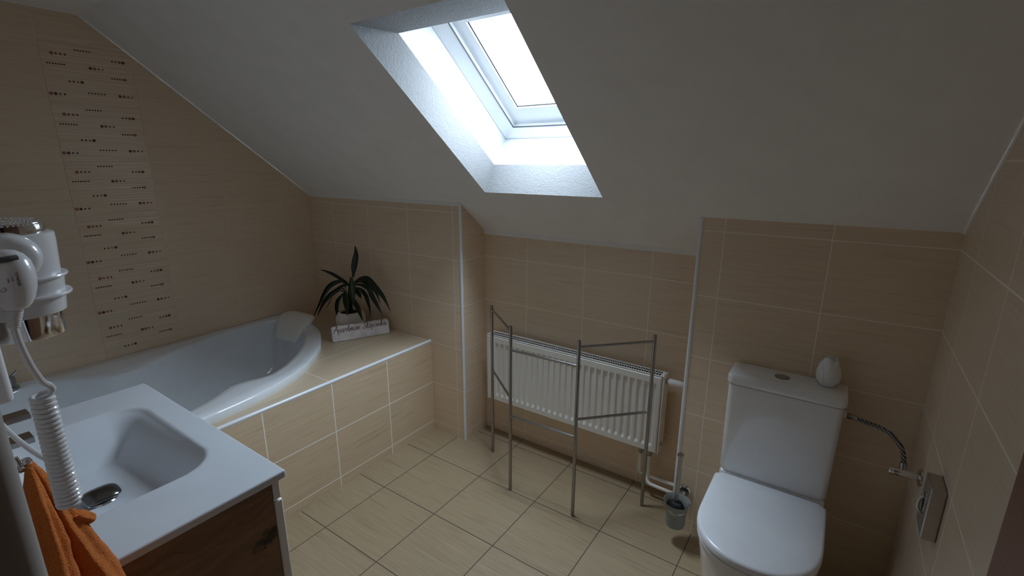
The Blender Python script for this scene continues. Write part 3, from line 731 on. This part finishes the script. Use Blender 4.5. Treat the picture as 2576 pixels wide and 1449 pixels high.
# steel dispenser on the right wall
dp = thing('wall_dispenser', 'small steel box dispenser on the right wall below the valve', 'dispenser')
MB().box(3.1835, XW, 1.383, 1.470, .662, .800).build('box', 'brushed', dp, bevel=.004, seg=3)
m = MB(); pts = [(3.1832, 1.425 + .017 * math.cos(a), .738 + .028 * math.sin(a)) for a in [2 * PI * k / 24 for k in range(25)]]
m.tube(pts, .0022, 8); m.build('slot_rim', 'dull_chrome', dp)
m = MB(); m.rings([[(3.1834, 1.425 + .017 * math.cos(a), .738 + .028 * math.sin(a)) for a in [2 * PI * k / 24 for k in range(24)]], [(3.1826, 1.425 + .015 * math.cos(a), .738 + .026 * math.sin(a)) for a in [2 * PI * k / 24 for k in range(24)]]])
m.build('slot', 'dark_gap', dp)
MB().tube(cat_rom([(3.1815, 1.428, .752), (3.174, 1.425, .742), (3.173, 1.422, .724), (3.180, 1.421, .712)], 6), [.0035] * 19, 8).build('tissue_edge', 'white_plastic', dp)

# toilet brush and holder
BX, BY = 2.516, 1.806
bh = thing('brush_holder', 'frosted glass toilet brush cup in a chrome wall holder', 'brush holder')
MB().lathe([(.036, 0), (.0385, .008), (.040, .050), (.0405, .078), (.044, .096), (.0545, .112), (.0545, .1145), (.0425, .099), (.0378, .078), (.0375, .050), (.036, .010), (.002, .008)], (BX, BY, .082), 'z', 40).build('cup', 'frosted', bh, angle=50)
MB().lathe([(.0412, 0), (.0425, .002), (.0425, .014), (.0412, .016)], (BX, BY, .150), 'z', 40, cap=False).build('holder_ring', 'dull_chrome', bh)
MB().tube([(BX + .004, BY + .040, .160), (BX + .006, BY + .062, .185), (BX + .007, YC - .012, .195)], .007, 14).build('arm', 'chrome', bh)
MB().lathe([(.026, .0005), (.0255, -.006), (.020, -.012), (.012, -.013)], (BX + .008, YC, .198), 'y', 32).build('flange', 'chrome', bh)
br = thing('toilet_brush', 'toilet brush with round steel handle standing in the glass cup', 'toilet brush')
MB().lathe([(.0078, 0), (.0078, .200), (.0128, .204), (.0134, .212), (.011, .215)], (BX - .004, BY, .200), 'z', 24).build('handle', 'dull_chrome', br)
MB().lathe([(.012, 0), (.033, .006), (.036, .030), (.034, .070), (.022, .094), (.0078, .097)], (BX - .002, BY, .094), 'z', 32).build('bristle_head', 'black_bristle', br)

# ------------------------------------------------------------------ vanity
vc = thing('vanity_cabinet', 'dark oak and white vanity cabinet carrying the washbasin', 'vanity cabinet')
CX0, CX1, CF = 1.118, 1.912, .486
bx(CX0 + .0185, CX1 - .0185, YF + .002, CF - .002, .080, .715).build('carcass', 'cabinet_white', vc, smooth=False)
bx(CX1 - .018, CX1 - .002, YF + .001, CF + .001, .0, .828).build('side_panel', 'oak', vc, bevel=.001)
bx(CX0, CX0 + .018, YF + .001, CF + .001, .0, .828).build('side_panel', 'oak', vc, bevel=.001)
bx(CX0, CX1, CF + .002, CF + .019, .7795, .828).build('fascia', 'cabinet_white', vc, bevel=.002)
bx(CX0, CX1, CF + .002, CF + .022, .520, .7745).build('drawer', 'cabinet_white', vc, bevel=.003)
bx(CX0, CX1, CF + .002, CF + .022, .085, .516).build('drawer', 'cabinet_white', vc, bevel=.003)

wb = thing('washbasin', 'white rectangular washbasin top with a rounded sunken bowl', 'washbasin')
WX0, WX1, WY0, WY1, WZ = 1.108, 1.9215, YF + .003, .5185, .850
nx_, ny_ = 124, 76
def depth(x_, y_):
    cx, cy, hx, hy, r = 1.5005, .2830, .2475, .1665, .085
    qx, qy = abs(x_ - cx) - (hx - r), abs(y_ - cy) - (hy - r)
    d = r - (math.hypot(max(qx, 0), max(qy, 0)) + min(max(qx, qy), 0))   # inside distance
    if d <= -.004: return 0
    steep = .052 + .05 * max(0, min(1, (cx - x_) / hx * .7 + .3))
    t = sm((d + .004) / (steep + .03))
    e = sm((d + .004) / .012) * .006
    return e + t * (.086 + .014 * sm(d / .16))
vs = []; fs = []
for j in range(ny_ + 1):
    for i in range(nx_ + 1):
        x_ = WX0 + (WX1 - WX0) * i / nx_; y_ = WY0 + (WY1 - WY0) * j / ny_
        vs.append((x_, y_, WZ - depth(x_, y_)))
for j in range(ny_):
    for i in range(nx_): a = j * (nx_ + 1) + i; fs.append((a, a + 1, a + nx_ + 2, a + nx_ + 1))
m = MB(); m.add(vs, fs)
rim = [i for i in range(nx_ + 1)] + [k * (nx_ + 1) + nx_ for k in range(1, ny_ + 1)] + [ny_ * (nx_ + 1) + i for i in range(nx_ - 1, -1, -1)] + [k * (nx_ + 1) for k in range(ny_ - 1, 0, -1)]
R1 = [vs[i] for i in rim]; R2 = [(a, b, WZ - .0205) for a, b, c in R1]; R3 = [(a + (1.51 - a) * .03, b + (.29 - b) * .03, WZ - .0205) for a, b, c in R1]
m.rings([R1, R2, R3], False, False)
m.build('basin_top', 'composite', wb, bevel=.004, seg=3, angle=60)
dz = WZ - depth(1.512, .276)
dr = MB().lathe([(.031, -.004), (.033, .001), (.030, .004), (.025, .002), (.022, -.003)], (1.512, .272, dz), 'z', 36).build('drain', 'chrome', wb)
c_ = Vector((1.512, .272, dz + .015)); ax_ = Vector((.10, .0, 1)).normalized(); e1 = Vector((0, 1, 0)); e2 = ax_.cross(e1).normalized()
m = MB(); rs = []
def sup(c, p): return math.copysign(abs(c) ** p, c)
for r, h_ in ((.20, -.026), (.20, -.006), (.80, -.004), (.985, -.001), (1.0, .0005), (.985, .002), (.80, .0060), (.50, .0095), (.15, .0110)):
    pw = .62 if r > .3 else 1.0
    rs.append([c_ + e1 * (sup(math.cos(2 * PI * k / 48), pw) * r * .0385) + e2 * (sup(math.sin(2 * PI * k / 48), pw) * r * .0320) + ax_ * (h_ - .0035 * r * r * math.cos(2 * PI * k / 48) ** 2) for k in range(48)])
m.rings(rs); m.build('drain_plug', 'dark_chrome', wb, angle=50)

tp = thing('basin_mixer', 'chrome basin mixer with flat lever at the back of the washbasin', 'tap')
MB().box(1.490, 1.530, .078, .120, WZ + .001, .996).build('body', 'dull_chrome', tp, bevel=.003)
MB().box(1.490, 1.530, .1205, .186, .954, .968).build('spout', 'dull_chrome', tp, bevel=.0015)
MB().box(1.490, 1.530, .080, .190, 1.010, 1.0215).build('lever', 'dull_chrome', tp, bevel=.0015)
MB().box(1.497, 1.523, .085, .114, .9965, 1.0095).build('cartridge', 'dull_chrome', tp, bevel=.002)

# ------------------------------------------------------------------ hair dryer in its wall holder
AX, AY = 2.085, .1310
hd = thing('hair_dryer', 'white hair dryer with chrome ends held upright in the wall holder', 'hair dryer')
MB().lathe([(.0360, 1.372), (.0420, 1.372), (.0436, 1.405), (.0450, 1.430), (.0464, 1.455), (.0462, 1.4635), (.0440, 1.4650), (.030, 1.4650)], (AX, AY, 0), 'z', 56).build('barrel', 'white_plastic', hd, angle=40)
MB().lathe([(.0352, 1.3350), (.0360, 1.3360), (.0364, 1.3715), (.0345, 1.3715), (.0345, 1.3360)], (AX, AY, 0), 'z', 56, cap=False).build('nozzle', 'chrome', hd, angle=40)
gr = MB().lathe([(.0385, 1.4655), (.0388, 1.4720), (.0370, 1.4775), (.0300, 1.4805), (.006, 1.4815)], (AX, AY, 0), 'z', 56).build('air_grille', 'chrome', hd, angle=40)
m = MB()
for ir, (r, zz) in enumerate(((.0378, 1.4760), (.0345, 1.4787), (.0300, 1.4805), (.0250, 1.4808), (.0200, 1.4811), (.015, 1.4813))):
    nk = int(2 * PI * r / .0048)
    for k in range(nk):
        a = 2 * PI * (k + .5 * (ir % 2)) / nk
        m.lathe([(.0014, 0), (.0011, .0012), (.0003, .0016)], (AX + r * math.cos(a), AY + r * math.sin(a), zz - .0006), 'z', 6)
m.build('grille_studs', 'chrome', gr)
# handle: hub towards the doorway, body hanging down from it
HY = .1140
hn = thing('handle', '', ''); del hn['label'], hn['category']; hn.parent = hd
m = MB(); hub = [Vector((2.112, .126, 1.4430)), Vector((2.135, .1245, 1.4430)), Vector((2.150, .1235, 1.4430)), Vector((2.160, .1228, 1.4430)), Vector((2.166, .1224, 1.4430)), Vector((2.168, .1222, 1.4430))]
m.tube(hub, [.0265, .0265, .0260, .0230, .0165, .004], 36); m.build('hub', 'white_plastic', hn, angle=70)
bp = [(1.4560, .0020), (1.4540, .0090), (1.4500, .0145), (1.4430, .0190), (1.4340, .0212), (1.4230, .0218), (1.4120, .0206), (1.4020, .0178), (1.3950, .0145), (1.3900, .0110)]
m = MB(); rs = []
for z_, r_ in bp:
    xx = 2.1680 + .004 * (1.456 - z_) / .066; yy = HY + .002 - .003 * (1.456 - z_) / .066
    rs.append([(xx + r_ * 1.10 * math.cos(2 * PI * k / 40), yy + r_ * math.sin(2 * PI * k / 40), z_) for k in range(40)])
m.rings(rs); m.build('grip', 'white_plastic', hn, angle=70)
m = MB(); m.tube([(2.1865, .1030, 1.4470), (2.1880, .1130, 1.4478), (2.1840, .1215, 1.4478)], .0032, 10); m.build('switch', 'seal_grey', hn)
k0, k1 = Vector((2.172, HY - .0015, 1.4060)), Vector((2.1735, HY - .0065, 1.3690)); rl = []
for i in range(61):
    t = i / 60; rl.append(.0118 - .0072 * t + (.0006 if i % 4 in (1, 2) else 0))
MB().tube([k0 + (k1 - k0) * (i / 60) for i in range(61)], rl, 18).build('strain_relief', 'white_plastic', hn, angle=60)
def wrt(txt, size, loc, rot, name, par):
    cu = bpy.data.curves.new(name, 'FONT'); cu.body = txt; cu.size = size; cu.extrude = .0001; cu.align_x = 'CENTER'; cu.align_y = 'CENTER'
    cu.materials.append(M['print']); o = bpy.data.objects.new(name, cu); COL.objects.link(o); o.parent = par
    dg = bpy.context.evaluated_depsgraph_get(); o.matrix_world = Matrix.Translation(loc) @ rot; bpy.context.view_layer.update()
    me = bpy.data.meshes.new_from_object(o.evaluated_get(bpy.context.evaluated_depsgraph_get())); bpy.data.objects.remove(o)
    o2 = bpy.data.objects.new(name, me); COL.objects.link(o2); o2.parent = par; o2.matrix_world = Matrix.Translation(loc) @ rot
    return o2
def face_rot(nrm, updir):
    z = Vector(nrm).normalized(); y = (Vector(updir) - z * Vector(updir).dot(z)).normalized(); x_ = y.cross(z)
    return Matrix((x_, y, z)).transposed().to_4x4()
GC = Vector((2.170, HY + .0005, 0))
def on_grip(ang, z_, lift=.0003):
    q = 0
    for (z1, r1), (z2, r2) in zip(bp, bp[1:]):
        if z2 <= z_ <= z1: q = r1 + (r2 - r1) * (z1 - z_) / (z1 - z2)
    d = Vector((1.10 * math.cos(ang), math.sin(ang), 0)); n_ = Vector((math.cos(ang) / 1.10, math.sin(ang), 0)).normalized()
    return GC + d * (q + lift) + Vector((0, 0, z_)), n_
for txt, size, ang, z_ in (('SCHAFTER', .0032, .10, 1.4260), ('IIIII IIII', .0017, -.08, 1.4265), ('IIIIIIIIIII', .0017, -.24, 1.4255), ('CE', .0036, -.62, 1.4300)):
    p_, n_ = on_grip(ang, z_)
    wrt(txt, size, p_, face_rot(n_, n_.cross(Vector((0, 0, 1))) * -1), 'print', hn)
m = MB(); pc_, n_ = on_grip(-.55, 1.4165); e1 = n_.cross(Vector((0, 0, 1))).normalized(); e2 = Vector((0, 0, 1))
m.tube([pc_ + e1 * (.0036 * math.cos(2 * PI * k / 28)) + e2 * (.0026 * math.sin(2 * PI * k / 28)) for k in range(29)], .00022, 6)
m.tube([pc_ + e1 * .0022 - e2 * .0014, pc_ - e1 * .0022 + e2 * .0014], .0002, 6)
m.build('print', 'print', hn)

# cord: down, coil, back to the box
cd = cat_rom([(2.1735, .1074, 1.371), (2.172, .1085, 1.350), (2.164, .1135, 1.320), (2.150, .1215, 1.293), (2.141, .1285, 1.282), (2.140, .1310, 1.276)], 8)
nC = 25; top, bot = Vector((2.130, .1215, 1.270)), Vector((2.130, .1212, 1.112)); hel = []
for i in range(nC * 16 + 1):
    t = i / (nC * 16); a = 2 * PI * nC * t + .8
    c = top + (bot - top) * (t ** .95); R_ = .0096 + .0016 * t
    hel.append(c + Vector((math.cos(a), math.sin(a), 0)) * R_)
m = MB(); m.tube(cd + cat_rom([cd[-1], hel[0]], 4)[1:-1], .0036, 10); m.build('cord', 'white_plastic', hd)
m = MB(); m.tube(hel, .0031, 8); m.build('coiled_cord', 'white_plastic', hd)
back = cat_rom([hel[-1], (2.128, .1212, 1.118), (2.126, .1215, 1.150), (2.112, .1190, 1.166), (2.085, .1110, 1.173), (2.040, .1010, 1.186), (1.980, .093, 1.203), (1.950, .090, 1.216)], 8)
m = MB(); m.tube(back[1:], .0034, 10); m.build('cord', 'white_plastic', hd)

ho = thing('dryer_holder', 'white plastic dryer holder with ringed cup and wall box', 'dryer holder')
MB().lathe([(.0400, 1.3640), (.0418, 1.3650), (.0440, 1.3850), (.0505, 1.3855), (.0511, 1.3875), (.0505, 1.3895), (.0446, 1.3900), (.0462, 1.4085), (.0500, 1.4090), (.0506, 1.4108), (.0500, 1.4125), (.0465, 1.4130), (.0445, 1.4130), (.0440, 1.4000)], (AX, AY, 0), 'z', 56, cap=False).build('cup', 'white_plastic', ho, angle=30)
MB().box(1.850, 1.972, YF + .0005, .119, 1.2120, 1.400).build('wall_box', 'white_plastic', ho, bevel=.008, seg=3)
MB().box(1.973, 2.070, YF + .0005, .0915, 1.370, 1.400).build('bracket', 'white_plastic', ho, bevel=.004)

# ------------------------------------------------------------------ towel on its hook
hk = thing('towel_hook', 'small chrome wall hook carrying the orange towel', 'hook')
MB().lathe([(.018, 0.0005), (.018, .006), (.010, .008)], (2.035, YF, 1.150), 'y', 24).build('rosette', 'chrome', hk)
MB().tube(cat_rom([(2.035, YF + .006, 1.150), (2.035, .082, 1.146), (2.035, .097, 1.138), (2.035, .104, 1.142)], 5), .0048, 12).build('arm', 'chrome', hk)
MB().lathe([(.0005, -.0068), (.005, -.0048), (.0068, 0), (.005, .0048), (.0005, .0068)], (2.035, .104, 1.146), 'z', 18).build('ball', 'chrome', hk)
MB().tube([(2.035, .0955, 1.158), (2.035, .0985, 1.142)], .0028, 10).build('prong', 'chrome', hk)
def lobe(m, path, rx, ry, ph, folds, amp):
    c = cat_rom(path, 12); n_ = len(c); rs = []
    def ev(arr, s_):
        q = s_ * (len(arr) - 1); i = min(int(q), len(arr) - 2); return arr[i] + (arr[i + 1] - arr[i]) * sm(q - i)
    for i, p in enumerate(c):
        s_ = i / (n_ - 1); ring = []
        for k in range(72):
            a = 2 * PI * k / 72
            f = 1 + amp * sm(s_ * 3) * (math.sin(folds * a + ph + 2.2 * s_) * .6 + .4 * math.sin((folds + 3) * a + 1.3 * ph - 3.0 * s_))
            f += .03 * math.sin(9 * s_ + 3 * a)
            y_ = p.y + ev(ry, s_) * f * math.sin(a)
            ring.append((p.x + ev(rx, s_) * f * math.cos(a), max(YF + .003, y_), p.z))
        rs.append(ring)
    m.rings(rs)
m = MB()
lobe(m, [(2.040, .1046, 1.1394), (2.0458, .1027, 1.1088), (2.0517, .1009, 1.0738), (2.0575, .0992, 1.0249), (2.0633, .0964, .9764), (2.0692, .0946, .9245), (2.075, .0940, .8655), (2.078, .0935, .74)], [.007, .016, .024, .030, .034, .038, .040, .042], [.0045, .0095, .0145, .0195, .0208, .0220, .0230, .0235], .4, 4, .24)
lobe(m, [(2.036, .1084, 1.1382), (2.033, .1155, 1.1097), (2.030, .1223, 1.0663), (2.027, .1296, 1.0219), (2.020, .1408, .9651), (2.010, .1520, .9059), (2.002, .1587, .8336), (2.000, .1579, .72)], [.007, .014, .020, .027, .036, .046, .054, .056], [.0045, .0080, .0125, .0160, .0200, .0236, .0270, .0285], 1.9, 3, .17)
lobe(m, [(2.036, .1377, 1.0400), (2.030, .1460, 1.0270), (2.025, .1520, 1.0170), (2.022, .1545, 1.0110)], [.010, .013, .013, .008], [.0080, .0100, .0090, .0040], .2, 3, .10)
lobe(m, [(2.020, .1020, 1.1420), (2.012, .1100, 1.1300), (2.006, .1180, 1.1050), (2.004, .1230, 1.0700), (2.006, .1250, 1.0300)], [.005, .008, .010, .012, .012], [.004, .0055, .006, .007, .007], .9, 3, .15)
o = m.build('hand_towel', 'towel', angle=80)
dm = bpy.data.textures.new('towel_noise', 'CLOUDS'); dm.noise_scale = .035
d_ = o.modifiers.new('Displace', 'DISPLACE'); d_.texture = dm; d_.strength = .006; d_.mid_level = .5; d_.texture_coords = 'GLOBAL'
tag(o, 'orange terry towel hanging bunched on the hook beside the washbasin', 'towel')

# ------------------------------------------------------------------ door leaf opened against the right wall
dr_ = struct(bx(3.1665, 3.206, .075, .872, .008, 1.985).build('door_1', 'door_wood', smooth=False, bevel=.002), 'brown wooden door opened back against the right wall', 'door')
SKY = 74.0
# ------------------------------------------------------------------ light: overcast sky through the skylight
w = bpy.data.worlds.new('World'); sc.world = w; w.use_nodes = True
wt = w.node_tree; bg = wt.nodes['Background']
tc = wt.nodes.new('ShaderNodeTexCoord'); sp = wt.nodes.new('ShaderNodeSeparateXYZ'); wt.links.new(tc.outputs['Generated'], sp.inputs[0])
mr = wt.nodes.new('ShaderNodeMapRange'); wt.links.new(sp.outputs[2], mr.inputs[0])      # overcast sky: the zenith three times the horizon
for i_, v_ in ((1, 0.0), (2, 1.0), (3, SKY / 3), (4, SKY)): mr.inputs[i_].default_value = v_
wt.links.new(mr.outputs[0], bg.inputs[1]); bg.inputs[0].default_value = (.765, .90, 1.05, 1)
pld = bpy.data.lights.new('skylight_portal', 'AREA'); pld.shape = 'RECTANGLE'; pld.size = IX1 - IX0 - 2 * sx; pld.size_y = IT1 - IT0 - 2 * st_
pld.cycles.is_portal = True
plo = bpy.data.objects.new('skylight_portal', pld); COL.objects.link(plo)
pc = rp((IX0 + IX1) / 2, (IT0 + IT1) / 2, D4 + .030)
zc = N; yc = -T; xc = yc.cross(zc)
plo.matrix_world = Matrix.Translation(pc) @ Matrix((xc, yc, zc)).transposed().to_4x4()

# ------------------------------------------------------------------ camera
yaw, pit, rol, f = 0.6011, -0.2529, 0.0027, 1216.03
fwd = Vector((-math.sin(yaw) * math.cos(pit), math.cos(yaw) * math.cos(pit), math.sin(pit)))
r0 = Vector((math.cos(yaw), math.sin(yaw), 0)); u0 = r0.cross(fwd)
rr_ = r0 * math.cos(rol) + u0 * math.sin(rol); uu_ = -r0 * math.sin(rol) + u0 * math.cos(rol)
cam = bpy.data.cameras.new('camera'); co = bpy.data.objects.new('camera', cam); COL.objects.link(co)
cam.sensor_width = 36.0; cam.sensor_fit = 'HORIZONTAL'; cam.lens = f / 2576 * 36.0; cam.clip_start = .01
co.matrix_world = Matrix.Translation((2.9215, 0.0, 1.5488)) @ Matrix((rr_, uu_, -fwd)).transposed().to_4x4()
sc.camera = co
sc.view_settings.view_transform = 'Standard'; sc.view_settings.look = 'None'; sc.view_settings.gamma = 1.0; sc.view_settings.use_curve_mapping = False
sc.view_settings.exposure = 0.0
cy = sc.cycles
cy.max_bounces = 14; cy.diffuse_bounces = 8; cy.glossy_bounces = 5; cy.transparent_max_bounces = 12
cy.caustics_reflective = False; cy.caustics_refractive = False
cy.use_denoising = True; cy.sample_clamp_indirect = 12.0
